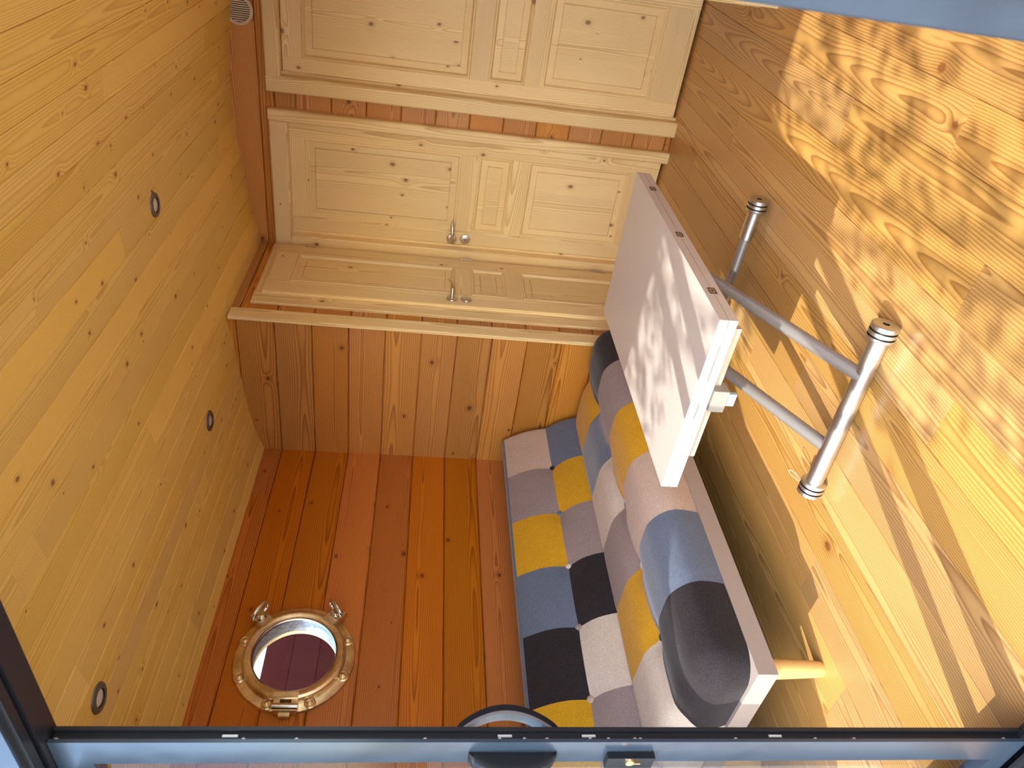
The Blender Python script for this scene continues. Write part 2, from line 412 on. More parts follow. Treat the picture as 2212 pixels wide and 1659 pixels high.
mb = MB(); mb.box((.545, 1.352, .03), (.575, 1.400, 1.72)); mb.box((.545, 1.960, .03), (.60, 2.02, 1.72)); mb.box((.545, 1.352, .03), (.575, 2.02, .075))
tag(mb.build('trim_4', [M_ANTH], bevel=.002), 'anthracite side frame of the fixed glazing left of the door', 'door frame', kind='structure')

# sliding door leaf
lx0, lx1, ly0, ly1 = .6125, .640, 1.189, 1.985
mb = MB(); mA = 0
mb.box((lx0, ly0, .035), (lx0 + .006, ly0 + .066, 1.715)); mb.box((lx1 - .006, ly0 + .002, .035), (lx1, ly0 + .066, 1.715), mi=2)
mb.box((lx0 + .006, ly0 + .012, .035), (lx1 - .006, ly0 + .066, 1.715), mi=1)
mb.box((lx0, ly0 + .066, .035), (lx1, ly1, .075)); mb.box((lx0, ly0 + .066, 1.66), (lx1, ly1, 1.715)); mb.box((lx0, ly1 - .05, .09), (lx1, ly1, 1.66))
leaf = tag(mb.build('door_4', [M_ANTH, M_DARKIN, M_ANTHD], bevel=.0015), 'anthracite framed sliding glass door, its lock stile along the photo edge', 'sliding door', kind='structure')
mb = MB(); mb.box((.624, ly0 + .06, .072), (.630, ly1 - .045, 1.665)); mb.build('glass_pane', M_GLASS, leaf)
# inner bow handle
mb = MB(); P = []
for i in range(25):
    t = i / 24; z = 1.088 - .182 * t; b = math.sin(math.pi * t) ** .75 * .044
    P.append([V((lx1 + b + dx, 1.222 + dy, z)) for dx, dy in ((-.004, -.012), (.007, -.012), (.007, .012), (-.004, .012))])
mb.grid(P, False, True); mb.poly(P[0]); mb.poly(P[-1])
hd = mb.build('inner_handle', M_HAND, leaf, smooth=True)
mb = MB(); P = []
for i in range(21):
    t = .06 + .88 * i / 20; z = 1.088 - .182 * t; b = math.sin(math.pi * t) ** .75 * .044
    P.append([V((lx1 + b - .0095, 1.222 + dy, z)) for dy in (-.0115, .0115)] + [V((lx1 + b - .0035, 1.222 + dy, z)) for dy in (.0115, -.0115)])
mb.grid(P, False, True); g = mb.build('grip_inlay', M_SATIN, hd)
mb = MB(); mb.box((lx1, 1.205, .745), (lx1 + .007, 1.235, .83)); mb.build('inner_lock_plate', M_HAND, leaf, bevel=.002)
# outer bow handle
mb = MB(); P = []
for i in range(29):
    t = i / 28; z = 1.064 - .150 * t; b = .004 + .030 * math.sin(math.pi * t) ** .55
    P.append([V((lx0 + .002, 1.2215, z)), V((lx0 - b * .6, 1.2200, z)), V((lx0 - b, 1.2235, z)), V((lx0 - b, 1.2440, z)), V((lx0 - b * .6, 1.2480, z)), V((lx0 + .002, 1.2470, z))])
mb.grid(P, False, True); mb.poly(P[0]); mb.poly(P[-1]); mb.build('outer_handle', M_HAND, leaf, smooth=True)
mb = MB(); mb.box((lx0 - .012, 1.221, .742), (lx0, 1.254, .826)); lk = mb.build('lock_plate', M_HAND, leaf, bevel=.006)
mb = MB(); mb.lathe([(0, .004), (.0075, .004), (.0085, 0)], 20, axisM((lx0 - .012, 1.231, .786), -X)); mb.box((lx0 - .0165, 1.2295, .768), (lx0 - .012, 1.2325, .786))
mb.build('lock_cylinder', M_BRASSKEY, lk)
scr = None
for px in (120, 525, 640, 918, 1080, 1133, 1182, 1275, 1315, 1372, 1384, 1590, 1762, 1846, 2170):
    d = CU * (px - 1106) * 0
    # height on the edge face from picture position
    ray = V(((CU.x * (px - 1106) + CU.y * (1600 - 829.5) + CU.z * FPX), (CV.x * (px - 1106) + CV.y * (1600 - 829.5) + CV.z * FPX), (CW.x * (px - 1106) + CW.y * (1600 - 829.5) + CW.z * FPX)))
    z = 1.2 + ray.z / ray.y * 1.2
    if scr is None:
        mb = MB(); mb.lathe([(0, .0035), (.0030, .0032), (.0042, 0)], 12, axisM((lx0 + .010, ly0 + .0122, z), -Y))
        scr = mb.build('screw', M_SCREW, leaf, loc=(lx0 + .010, ly0 + .0122, z))
    else:
        o = scr.copy(); COL.objects.link(o); o.parent = leaf; o.location = V((lx0 + .010, ly0 + .0122, z)) - wloc(leaf)
for z in (1.005, .86, 1.45, .52):
    mb = MB(); mb.box((lx0 + .014, ly0 + .0095, z - .012), (lx0 + .018, ly0 + .0125, z + .012)); mb.build('strike_slot', M_SCREW, leaf)

# ------------------------------------------------------------------ panelled doors
def casing_piece(mb, O, eL, eW, n, L, W, T): mb.board(O, eL, eW, n, L, W, T, .006)
def panel_door(name, O, e, n, w, h, t, panels, label, stile=.07):
    """O bottom corner on the front face plane, e across, n outwards; panels (a0,a1,b0,b1) across/up"""
    mb = MB(); O, e, n = V(O), V(e), V(n)
    B = O - n * t
    a0 = panels[0][0]; a1 = panels[0][1]
    mb.board(B, Z, e, n, h, a0, t, .0012); mb.board(B + e * a1, Z, e, n, h, w - a1, t, .0012)
    zs = sorted([(p[2], p[3]) for p in panels]); lo = 0
    for b0, b1 in zs + [(h, h)]:
        mb.board(B + e * a0 + Z * lo, e, Z, n, a1 - a0, b0 - lo, t, .0012); lo = b1
    for p0, p1, b0, b1 in panels:
        def R(i, d): return [O + e * (p0 + i) + Z * (b0 + i) + n * d, O + e * (p1 - i) + Z * (b0 + i) + n * d, O + e * (p1 - i) + Z * (b1 - i) + n * d, O + e * (p0 + i) + Z * (b1 - i) + n * d]
        steps = [(0, -.0010), (.004, .0022), (.009, .0022), (.011, -.0005), (.017, -.0095), (.019, -.0095), (.046, -.0080), (.0468, -.0125), (.0490, -.0125), (.0496, -.0060)]
        # grain runs along the mouldings on the two sides / up the field
        cols = [(rnd.random(), rnd.random(), rnd.random()) for _ in range(3)]
        for k in range(len(steps) - 1):
            A, C = R(*steps[k]), R(*steps[k + 1])
            for s in range(4):
                q = [A[s], A[(s + 1) % 4], C[(s + 1) % 4], C[s]]
                up = V(Z) if (s % 2 or k >= 5) else e; ac = e if (s % 2 or k >= 5) else V(Z)
                uvs = [((p - O).dot(up), (p - O).dot(ac) - (p0 + p1) / 2) for p in q]
                if e.cross(Z).dot(n) < 0: q.reverse(); uvs.reverse()
                mb.poly(q, uvs, cols[0] if k < 5 else cols[1 + 0])
        C = R(*steps[-1])
        # the field is glued up from strips with their own grain
        ns = max(1, int(round((p1 - p0 - .1) / .10)))
        for s in range(ns):
            f0, f1 = s / ns, (s + 1) / ns
            q = [C[0].lerp(C[1], f0), C[0].lerp(C[1], f1), C[3].lerp(C[2], f1), C[3].lerp(C[2], f0)]
            uvs = [((p - O).dot(Z), (p - O).dot(e) - (p0 + p1) / 2) for p in q]
            if e.cross(Z).dot(n) < 0: q.reverse(); uvs.reverse()
            c = cols[1]; mb.poly(q, uvs, (c[0], (c[1] * .5 + rnd.random() * .5), rnd.random()))
    return tag(mb.build(name, M_PINE), label, 'door', kind='structure')

zp = [(.155, .683), (.766, .937), (1.024, 1.787)]
# door beside the passage (left of the two in the end wall)
d1 = panel_door('door_1', (3.60, 1.16, .012), Y, -X, .585, 1.853, .04, [(1.259 - 1.16, 1.667 - 1.16, a - .012, b - .012) for a, b in zp], 'pale pine three-panel door with a lever handle in the end wall')
mb = MB()
casing_piece(mb, (3.62, 1.121, 0), Z, Y, -X, 1.942, .055, .08)
casing_piece(mb, (3.62, 1.754, 0), Z, Y, -X, 1.858, .064, .08)
mb.board((3.62, 1.742, 0), Z, Y, -X, 1.858, .013, .03, .001)
casing_piece(mb, (3.62, 1.176, 1.858), Y, Z, -X, .642, .084, .078)
mb.build('door_casing', M_PINE, d1)
d2 = panel_door('door_2', (3.60, .40, .012), Y, -X, .562, 1.863, .04, [(.481 - .40, .897 - .40, a - .012, b - .012) for a, b in zp], 'pale pine three-panel door at the right end of the end wall')
mb = MB()
casing_piece(mb, (3.62, .972, 0), Z, Y, -X, 1.942, .071, .08)
mb.board((3.62, .960, 0), Z, Y, -X, 1.88, .013, .03, .001)
casing_piece(mb, (3.62, .345, 0), Z, Y, -X, 1.86, .055, .08)
casing_piece(mb, (3.62, .40, 1.878), Y, Z, -X, .572, .066, .078)
mb.build('door_casing', M_PINE, d2)
# passage door (seen obliquely); lipped leaf over the casing
d3 = panel_door('door_3', (3.025, 1.784, .02), X, -Y, .468, 1.888, .018, [(.107, .378, a, b) for a, b in ((.130, .655), (.738, .915), (.998, 1.782))], 'narrow pine door in the passage wall, lever handle at its near edge')
mb = MB()
mb.board((2.946, YD - .001, 0), Z, X, -Y, 1.945, .10, .013, .003); mb.board((3.47, YD - .001, 0), Z, X, -Y, 1.945, .068, .013, .003)
mb.board((3.046, YD - .001, 1.88), X, Z, -Y, .424, .065, .013, .003)
mb.build('door_casing', M_PINE, d3)
# corner trims
mb = MB(); mb.board((2.804, YD, 0), Z, X, -Y, 2.012, .078, .016, .002)
tag(mb.build('trim_5', M_PINE), 'pale pine corner strip between partition and passage wall', 'trim', kind='structure')
mb = MB(); mb.board((2.804, YD2, 0), Z, X, Y, 2.0, .078, .016, .002)
tag(mb.build('trim_6', M_PINE), 'pale pine corner strip at the top edge of the photo', 'trim', kind='structure')
mb = MB(); mb.board((2.965, YD2, 0), Z, X, Y, 1.945, .095, .040, .005); mb.board((3.06, YD2, 0), Z, X, Y, 1.945, .03, .025, .002)
tag(mb.build('trim_7', M_PINE), 'pale pine door casing beside the floor at the photo top', 'trim', kind='structure')

# handles, key rosettes, hinges
def rosette(parent, name, c, n, r, t, slot_dir=None, slot=(.0045, .0015), mat=M_NICK):
    mb = MB(); mb.lathe([(0, t), (r - .004, t), (r - .001, t - .0015), (r, t - .004), (r, 0)], 36, axisM(c, n), 0)
    o = mb.build(name, mat, parent, smooth=True)
    if slot_dir is not None:
        s = V(slot_dir); q = V(n).cross(s); c2 = V(c) + V(n) * (t + .0004); mb = MB()
        mb.poly([c2 + s * (slot[0] * math.cos(a)) * 1.0 + q * slot[1] * math.sin(a) for a in [2 * math.pi * i / 20 for i in range(20)]])
        mb.build('keyhole', M_BLACK, o)
    return o
# door_1: lever towards -Y
c = V((3.60, 1.716, 1.038)); ro = rosette(d1, 'handle_rosette', c, -X, .0265, .008)
mb = MB(); pts = [c + V((-.006, 0, 0)), c + V((-.03, 0, 0)), c + V((-.046, -.006, 0)), c + V((-.052, -.022, 0)), c + V((-.050, -.06, .001)), c + V((-.040, -.098, .003)), c + V((-.030, -.112, .004))]
mb.tube(pts, [.0095, .0085, .0085, .0095, .0105, .0085, .004], 16)
lv = mb.build('lever_handle', M_NICK, d1, smooth=True); 
rosette(d1, 'key_rosette', (3.60, 1.712, .967), -X, .0265, .008, Z, (.0085, .0028))
# door_3: lever towards +X
c = V((3.083, 1.784, 1.033)); rosette(d3, 'handle_rosette', c, -Y, .0265, .008)
mb = MB(); pts = [c + V((0, -.006, 0)), c + V((0, -.03, 0)), c + V((.008, -.05, 0)), c + V((.028, -.057, 0)), c + V((.06, -.056, .002)), c + V((.10, -.048, .008)), c + V((.115, -.042, .010))]
mb.tube(pts, [.0115, .0085, .0078, .0078, .0095, .0105, .006], 16); mb.build('lever_handle', M_NICK, d3, smooth=True)
rosette(d3, 'key_rosette', (3.085, 1.784, .963), -Y, .0265, .009, X, (.003, .003))
for z in (1.757, .957, .25):
    mb = MB(); mb.tube([(3.500, 1.783, z - .027), (3.500, 1.783, z - .001)], .005, 12); mb.tube([(3.500, 1.783, z + .001), (3.500, 1.783, z + .027)], .005, 12)
    mb.build('hinge', M_STEEL, d3)

# ------------------------------------------------------------------ porthole
P0 = empty('window_1', PC, label='round antique brass porthole window in the red-brown wall', cat='porthole', kind='structure')
PM = axisM(PC, -Y, X)      # local: x = +X, y = ?, z out of the wall
def pm(ang, r, h): return PC + X * (r * math.cos(ang)) + Z * (r * math.sin(ang)) - Y * h
mb = MB(); mb.lathe([(.160, -.02), (.160, .010), (.176, .013), (.212, .011), (.221, .008), (.225, .0)], 96, PM); mb.build('flange', M_BRASS, P0, smooth=True, autosmooth=30)
mb = MB(); mb.lathe([(.190, .012), (.190, .020), (.186, .036), (.178, .041), (.166, .041), (.158, .037), (.1545, .028), (.1545, .018)], 96, PM); ring = mb.build('hinged_ring', M_BRASS, P0, smooth=True, autosmooth=30)
mb = MB(); mb.lathe([(.1545, .028), (.1515, .034), (.1505, .030), (.1505, .020)], 96, PM); mb.build('bezel', M_STEEL, P0, smooth=True)
mb = MB(); mb.lathe([(.1545, .02), (.158, -.062), (.163, -.062), (.163, .01)], 96, PM); mb.build('sleeve', M_ZINC, P0, smooth=True, autosmooth=30)
mb = MB(); mb.lathe([(.157, -.052), (.166, -.052), (.17, -.072), (.157, -.072)], 96, PM, closed=True); mb.build('outer_trim', M_PINE, P0, smooth=True)
mb = MB(); mb.lathe([(0, .026), (.153, .026), (.153, .020), (0, .020)], 96, PM); mb.build('glass_pane', M_GLASS, P0)
def sub(px, pz): return V((px, YB, pz))
for bx, bz in ((1.712, 1.770), (1.555, 1.759), (1.449, 1.637), (1.455, 1.482), (1.568, 1.378), (1.72, 1.381)):
    d = V((bx - PC.x, 0, bz - PC.z)); d = d.normalized() * .2035
    mb = MB(); cc = PC + d - Y * .010
    mb.lathe([(.0215, 0), (.0215, .003), (.0175, .0055), (.0135, .004), (.0125, .010), (.006, .0135), (0, .0135)], 24, axisM(cc, -Y))
    mb.build('bolt', M_BRASS, P0, smooth=True, autosmooth=30)
# hinge at the near (-X) side
hx = PC.x - .196
mb = MB()
mb.box((hx - .030, YB - .034, PC.z - .042), (hx + .040, YB - .012, PC.z - .020)); mb.box((hx - .030, YB - .034, PC.z + .020), (hx + .040, YB - .012, PC.z + .042))
mb.box((hx + .016, YB - .044, PC.z - .042), (hx + .034, YB - .018, PC.z + .042))
hg = mb.build('hinge', M_BRASS, P0, bevel=.002)
mb = MB(); mb.tube([(hx - .016, YB - .034, PC.z - .044), (hx - .016, YB - .034, PC.z + .044)], .012, 20); mb.build('hinge_pin', M_STEEL, hg, smooth=True)
mb = MB(); mb.box((hx - .046, YB - .022, PC.z - .0195), (hx - .006, YB - .004, PC.z + .0195)); mb.build('hinge_lug', M_BRASS, hg, bevel=.002)
# two clamp screws with looped nuts on the far side
for (bx, bz, tilt) in ((1.800, 1.722, 1), (1.808, 1.440, -1)):
    d = V((bx - PC.x, 0, bz - PC.z)).normalized(); tdir = d.cross(-Y)
    base = PC + d * .190 - Y * .012
    mb = MB(); M4 = axisM(base, -Y, d)
    for s in (-1, 1): mb.box((-.016, s * .021 - .005, 0), (.055, s * .021 + .005, .034), M=M4)
    mb.box((-.022, -.027, .016), (.006, .027, .036), M=M4)
    cl = mb.build('clamp_lug', M_BRASS, P0, bevel=.002)
    mb = MB(); mb.tube([base + d * .022 - Y * .006, base + d * .022 - Y * .056], .010, 16); mb.lathe([(0, .058), (.014, .058), (.017, .040), (.017, .030)], 24, axisM(base + d * .022, -Y)); mb.build('clamp_screw', M_STEEL, cl, smooth=True)
    mb = MB(); cc = base + d * .022 - Y * .072; aX = (d * .25 + tdir * tilt).normalized(); pts = []
    P = []
    for i in range(28):
        a = 2 * math.pi * i / 28; ctr = cc + aX * (.040 * math.cos(a)) - Y * (.026 * math.sin(a)); nn = (aX * math.cos(a) - Y * math.sin(a)).normalized(); bb = aX.cross(-Y).normalized()
        P.append([ctr + (nn * math.cos(q) + bb * math.sin(q)) * .0068 for q in [2 * math.pi * k / 10 for k in range(10)]])
    mb.grid(P, True, True); mb.build('loop_nut', M_STEEL, cl, smooth=True)

# ------------------------------------------------------------------ ceiling spots, vent
SP = [((2.44, 1.14), 'recessed ceiling spotlight nearest the pine doors'), ((2.345, 2.01), 'recessed ceiling spotlight above the far end of the sofa'), ((1.165, 2.02), 'recessed ceiling spotlight nearest the sliding door frame')]
src = None
for (x, y), lab in SP:
    z = ceil_z(y) ; s = (ceil_z(y + .03) - ceil_z(y - .03)) / .06; n = V((0, s, -1)).normalized()
    r = empty('recessed_spotlight', (x, y, z), label='round grey ' + lab, cat='spotlight', group='recessed ceiling spotlights')
    r.rotation_mode = 'QUATERNION'; r.rotation_quaternion = (-n).to_track_quat('Z', 'Y')
    if src is None:
        mb = MB(); mb.lathe([(.043, 0), (.041, -.004), (.034, -.007), (.026, -.006), (.0245, -.002), (.0245, .004)], 40); b1 = mb.build('bezel', M_SPOTRIM, None, smooth=True); 
        mb = MB(); mb.lathe([(0, -.0035), (.012, -.003), (.0235, -.0015), (.0245, .001)], 32); b2 = mb.build('lens', M_SPOTLENS, None, smooth=True)
        mb = MB(); mb.lathe([(.0245, -.0018), (.0268, -.0055), (.0255, -.006), (.0238, -.002)], 32, closed=True); b3 = mb.build('gasket', M_RUB, None, smooth=True)
        b1.parent = r; b2.parent = r; b3.parent = r; src = (b1, b2, b3)
    else:
        for b in src:
            c = b.copy(); COL.objects.link(c); c.parent = r
vz = V((XE - .0, .722, 2.046))
vr = empty('air_vent', vz, label='round cream slatted air vent high on the end wall', cat='vent')
VM = axisM(vz, -X, Y)
mb = MB(); mb.lathe([(.062, 0), (.062, .006), (.056, .010), (.050, .008), (.0485, .002)], 48, VM); mb.build('rim', M_CREAM, vr, smooth=True)
mb = MB(); mb.lathe([(0, .0008), (.0485, .0008)], 32, VM); mb.build('backing', M_BLACK, vr)
mb = MB()
for k in range(-5, 6):
    q = k * .0086; hh = math.sqrt(max(0, .0480 ** 2 - q * q))
    mb.box((q - .0024, -hh, .001), (q + .0024, hh, .006), M=VM)
mb.build('slats', M_CREAM, vr)

# ------------------------------------------------------------------ sofa bed
SX0, CW_, NC = 1.052, .288, 6
SX1 = SX0 + CW_ * NC
sofa = empty('sofa_bed', (1.9, 1.95, 0), label='patchwork sofa bed in mustard, grey, blue and charcoal squares against the left wall', cat='sofa')
def linspace(a, b, n): return [a + (b - a) * i / n for i in range(n + 1)]
def cushion(name, lo, hi, rad, ysplit, nper, ny, nz, post, matf, mats):
    """rounded box; x split in cells, y split in two rows; `post` maps local to world"""
    xs = []
    for k in range(NC): xs += linspace(SX0 + k * CW_, SX0 + (k + 1) * CW_, nper)[:-1]
    xs.append(SX1)
    # denser sampling close to the two ends so the rounding is smooth
    xs = sorted(set([round(q, 6) for q in xs + [SX0 + rad * f for f in (.06, .15, .3, .5, .75)] + [SX1 - rad * f for f in (.06, .15, .3, .5, .75)]]))
    ysl = sorted(set([round(q, 6) for q in linspace(lo[1], ysplit, ny) + linspace(ysplit, hi[1], ny) + [lo[1] + rad * f for f in (.06, .15, .3, .5)] + [hi[1] - rad * f for f in (.06, .15, .3, .5, 1.0)]]))
    zsl = sorted(set([round(q, 6) for q in linspace(lo[2], hi[2], nz) + [hi[2] - rad * f for f in (.06, .15, .3, .5)]]))
    verts = {}; vl = []; faces = []; mi = []
    def vid(p, side):
        k = (round(p[0], 5), round(p[1], 5), round(p[2], 5))
        if k not in verts:
            q = V([min(max(p[i], lo[i] + rad), hi[i] - rad) if hi[i] - lo[i] > 2 * rad else (lo[i] + hi[i]) / 2 for i in range(3)])
            q.z = min(q.z, hi[2] - rad)
            if p[2] < hi[2] - rad: q.z = p[2]
            d = V(p) - q; r = q + d.normalized() * rad if d.length > 1e-9 else V(p)
            verts[k] = len(vl); vl.append(post(r, V(p)))
        return verts[k]
    def face(ps, side):
        c = sum((V(p) for p in ps), V()) / len(ps)
        faces.append([vid(p, side) for p in ps]); mi.append(matf(c, side))
    for a, b in zip(xs, xs[1:]):
        for c, d in zip(ysl, ysl[1:]):
            face([(a, c, hi[2]), (b, c, hi[2]), (b, d, hi[2]), (a, d, hi[2])], 'top')
        for c, d in zip(zsl, zsl[1:]):
            face([(a, lo[1], c), (b, lo[1], c), (b, lo[1], d), (a, lo[1], d)], 'front')
            face([(b, hi[1], c), (a, hi[1], c), (a, hi[1], d), (b, hi[1], d)], 'back')
    for c, d in zip(ysl, ysl[1:]):
        for e, f in zip(zsl, zsl[1:]):
            face([(lo[0], d, e), (lo[0], c, e), (lo[0], c, f), (lo[0], d, f)], 'end0')
            face([(hi[0], c, e), (hi[0], d, e), (hi[0], d, f), (hi[0], c, f)], 'end1')
    me = bpy.data.meshes.new(name); me.from_pydata([tuple(q) for q in vl], [], faces)
    for m in mats: me.materials.append(m)
    me.polygons.foreach_set('material_index', mi); me.polygons.foreach_set('use_smooth', [True] * len(faces))
    o = bpy.data.objects.new(name, me); COL.objects.link(o); o.parent = sofa; o.location = -sofa.location
    return o
FM = [F_BEIGE, F_GREY, F_YEL, F_BLUE, F_DARK, F_CREAM]
bg, gr, ye, bl, dk, cr = range(6)
def cell(x): return min(NC - 1, max(0, int((x - SX0) / CW_)))
# cells listed from the near end to the far end
seat_back = [cr, ye, gr, cr, bl, ye]; seat_front = [dk, bl, bg, ye, gr, dk]
back_low = [gr, cr, dk, gr, ye, bl]; back_up = [ye, dk, bl, ye, gr, bg]
YS = 1.945
bx = [SX0 + CW_ * k for k in range(1, NC)]
def dimples(x, y, y0, s, depth):
    d = 0
    for b in bx: d += depth * math.exp(-(((x - b) ** 2 + (y - y0) ** 2) / s ** 2))
    return d
def seam(x, w=.007, dep=.0028): return sum(dep * math.exp(-((x - b) / w) ** 2) for b in bx)
def seat_post(r, p):
    top = max(0, min(1, (r.z - .30) / .07))
    y = r.y
    rowmid = YS - .13 if y < YS else YS + .12
    dz = .022 * math.exp(-((y - YS) / .055) ** 2) + dimples(r.x, y, YS, .055, .016) + seam(r.x)
    q = V(r); q.z -= dz * top
    fr = max(0, min(1, (1.76 - y) / .09))
    q.y += fr * (seam(r.x) - .012 * math.sin(math.pi * max(0, min(1, (r.z - .235) / .15))))
    e = max(0, 1 - abs(r.x - SX0) / .1)
    q.x -= e * .014 * math.sin(math.pi * max(0, min(1, (r.z - .235) / .15)))
    # fold where the end is gathered
    if y < YS:
        dd = math.hypot((r.y - 1.80) / .035, (r.x - 1.105) / .05); q.z -= .006 * math.exp(-dd * dd) * top
    return q
def seat_mat(c, side):
    if side == 'back': return dk
    return (seat_front if c.y < YS else seat_back)[cell(c.x)]
seat = cushion('seat_cushion', (SX0, 1.672, .235), (SX1, 2.27, .398), .085, YS, 10, 12, 6, seat_post, seat_mat, FM)
tag(seat, label='patchwork seat cushion')
# backrest: local y runs up the leaning front, local z out of it
A0 = V((0, 2.205, .330)); eA = V((0, .195, .400)).normalized(); eN = V((0, -eA.z, eA.y))
LA = .452; AS = .215
def back_post(r, p):
    a = r.y; x = r.x
    f = max(0, min(1, (r.z + .03) / .03))
    k = (a / AS) if a < AS else (a - AS) / (LA - AS)
    puff = .020 * math.sin(math.pi * max(0, min(1, k))) ** .8 if a > 0 else 0
    q = r.z + f * (puff - dimples(x, a, AS, .05, .014) - seam(x))
    w = A0 + eA * a + eN * (q)
    return V((x, w.y, w.z))
def back_mat(c, side):
    if side == 'back' : return bl
    if side in ('end0', 'end1'): return bl if c.z < -.03 else (back_low if c.y < AS else back_up)[cell(c.x)]
    if side == 'top' and c.y > LA - .0215: return bl
    if side == 'top': return (back_low if c.y < AS else back_up)[cell(c.x)]
    return bl
back = cushion('backrest', (SX0, -.06, -.125), (SX1, LA, 0), .022, AS, 10, 10, 4, back_post, back_mat, FM)
tag(back, label='leaning patchwork backrest with blue-grey border')
def button(parent, c, n, mat):
    mb = MB(); mb.lathe([(0, .007), (.006, .0066), (.0115, .0042), (.0145, 0), (.013, -.004)], 20, axisM(c, n)); mb.build('button', mat, parent, smooth=True)
for b, m in zip(bx, [F_BEIGE, F_GREY, F_CREAM, F_BLUE, F_DARK]):
    w = A0 + eA * AS + eN * (-.0125); button(back, (b, w.y, w.z), eN, m)
for b, m in zip(bx, [F_DARK, F_CREAM, F_BLUE, F_GREY, F_BEIGE]):
    button(seat, (b, YS, .398 - .038), Z, m)
mb = MB(); mb.box((SX0 - .012, 1.668, .180), (SX1, 2.36, .238)); mb.build('base_frame', F_BASE, sofa, bevel=.004)
mb = MB(); mb.box((SX0 + .03, 2.28, .200), (SX1 - .03, 2.40, .34)); mb.build('backrest_bracket', M_RUB, sofa)
mb = MB(); mb.box((SX0 + .01, 1.69, .168), (SX1 - .01, 2.34, .181)); mb.box((SX0 + .2, 1.98, .04), (SX1 - .2, 2.02, .168)); mb.build('added_dark_underside', M_RUB, sofa)  # dark panel and beam added to deepen the shade under the sofa
for lx, ly, sx, sy in ((1.105, 1.742, -.012, -.022), (2.70, 1.742, .012, -.022), (1.105, 2.28, -.012, .02), (2.70, 2.28, .012, .02)):
    mb = MB(); mb.tube([(lx - sx, ly - sy, .182), (lx, ly, .006), (lx, ly, 0)], [.030, .0225, .0205], 24); mb.build('leg', M_BEECH, sofa, smooth=True)

# ------------------------------------------------------------------ folding table
tb = empty('folding_table', (1.93, 1.11, 0), label='white folding camping table on crossed aluminium legs', cat='table')
TX0, TX1, TY0, TY1 = 1.452, 2.414, .838, 1.394
mb = MB(); mb.box((TX0, TY0, .4565), (TX1, TY1, .48)); top = mb.build('tabletop', M_TABLE, tb, bevel=.0015)
mb = MB(); mb.box((TX0, TY0, .4325), (TX1, TY1, .4550)); mb.build('folded_leaf', M_TABLE, tb, bevel=.0015)
for hxx in (2.27, 1.925, 1.595):
    mb = MB()
    for dx, dz, w, h in ((-.013, .0, .004, .020), (.013, 0, .004, .020), (0, .008, .018, .004), (0, -.008, .018, .004), (0, 0, .010, .006)):
        mb.box((hxx + dx - w / 2, TY0 - .0012, .4563 + dz - h / 2), (hxx + dx + w / 2, TY0 + .004, .4563 + dz + h / 2))
    mb.build('hinge', M_HINGEMARK, top)
mb = MB(); mb.box((TX0 + .022, TY0 + .035, .405), (TX0 + .042, TY1 - .10, .4325)); mb.build('apron_rail', M_IVORY, tb, bevel=.003)
mb = MB(); mb.box((TX1 - .04, TY0 + .035, .405), (TX1 - .02, TY1 - .10, .4325)); mb.build('apron_rail', M_IVORY, tb, bevel=.003)
mb = MB(); mb.box((TX0 - .006, 1.046, .388), (TX0 + .036, 1.112, .4295)); lt = mb.build('latch', M_LGREY, tb, bevel=.005)
mb = MB(); mb.box((TX0 + .002, 1.058, .362), (TX0 + .012, 1.096, .392)); mb.build('latch_tab', M_BLUETAB, lt, bevel=.004)
def cap_mesh(c, n):
    mb = MB()
    prof = [(.020, -.046), (.034, -.044), (.035, -.042), (.035, -.034), (.031, -.0335), (.031, -.029), (.035, -.0285), (.035, -.0185), (.031, -.018), (.031, -.0135), (.035, -.013), (.035, -.002), (.033, 0), (.009, 0), (.008, -.004), (0, -.004)]
    mm = [0] * (len(prof) - 1)
    for k in (3, 4, 5, 7, 8, 9): mm[k] = 1
    for k in (13, 14): mm[k] = 1
    mb.lathe(prof, 40, axisM(c, n), mm); return mb
ZF = .035
f2 = MB(); f2.tube([(1.479, .86, ZF), (1.449, 1.345, ZF)], .0235, 32); f2o = f2.build('foot_bar', M_ALU, tb, smooth=True)
dirn = V((1.447 - 1.482, 1.386 - .829, 0)).normalized()
cap_mesh((1.482, .829, ZF), -dirn).build('foot_cap', [M_ALU, M_RUB], f2o, smooth=True, autosmooth=30)
cap_mesh((1.447, 1.386, ZF), dirn).build('foot_cap', [M_ALU, M_RUB], f2o, smooth=True, autosmooth=30)
f1 = MB(); f1.tube([(2.374, .90, ZF), (2.375, 1.022, ZF)], .0235, 32); 
f1o = f1.build('foot_bar', [M_ALU], tb, smooth=True)
mb = MB(); mb.tube([(2.375, 1.015, ZF), (2.376, 1.305, ZF)], .0180, 24); mb.build('inner_tube', M_ALU_D, f1o, smooth=True)
mb = MB(); mb.tube([(2.376, 1.298, ZF), (2.376, 1.42, ZF)], .0235, 32); mb.build('foot_sleeve', M_ALU, f1o, smooth=True)
cap_mesh((2.373, .872, ZF), -Y).build('foot_cap', [M_ALU, M_RUB], f1o, smooth=True, autosmooth=30)
cap_mesh((2.376, 1.45, ZF), Y).build('foot_cap', [M_ALU, M_RUB], f1o, smooth=True, autosmooth=30)
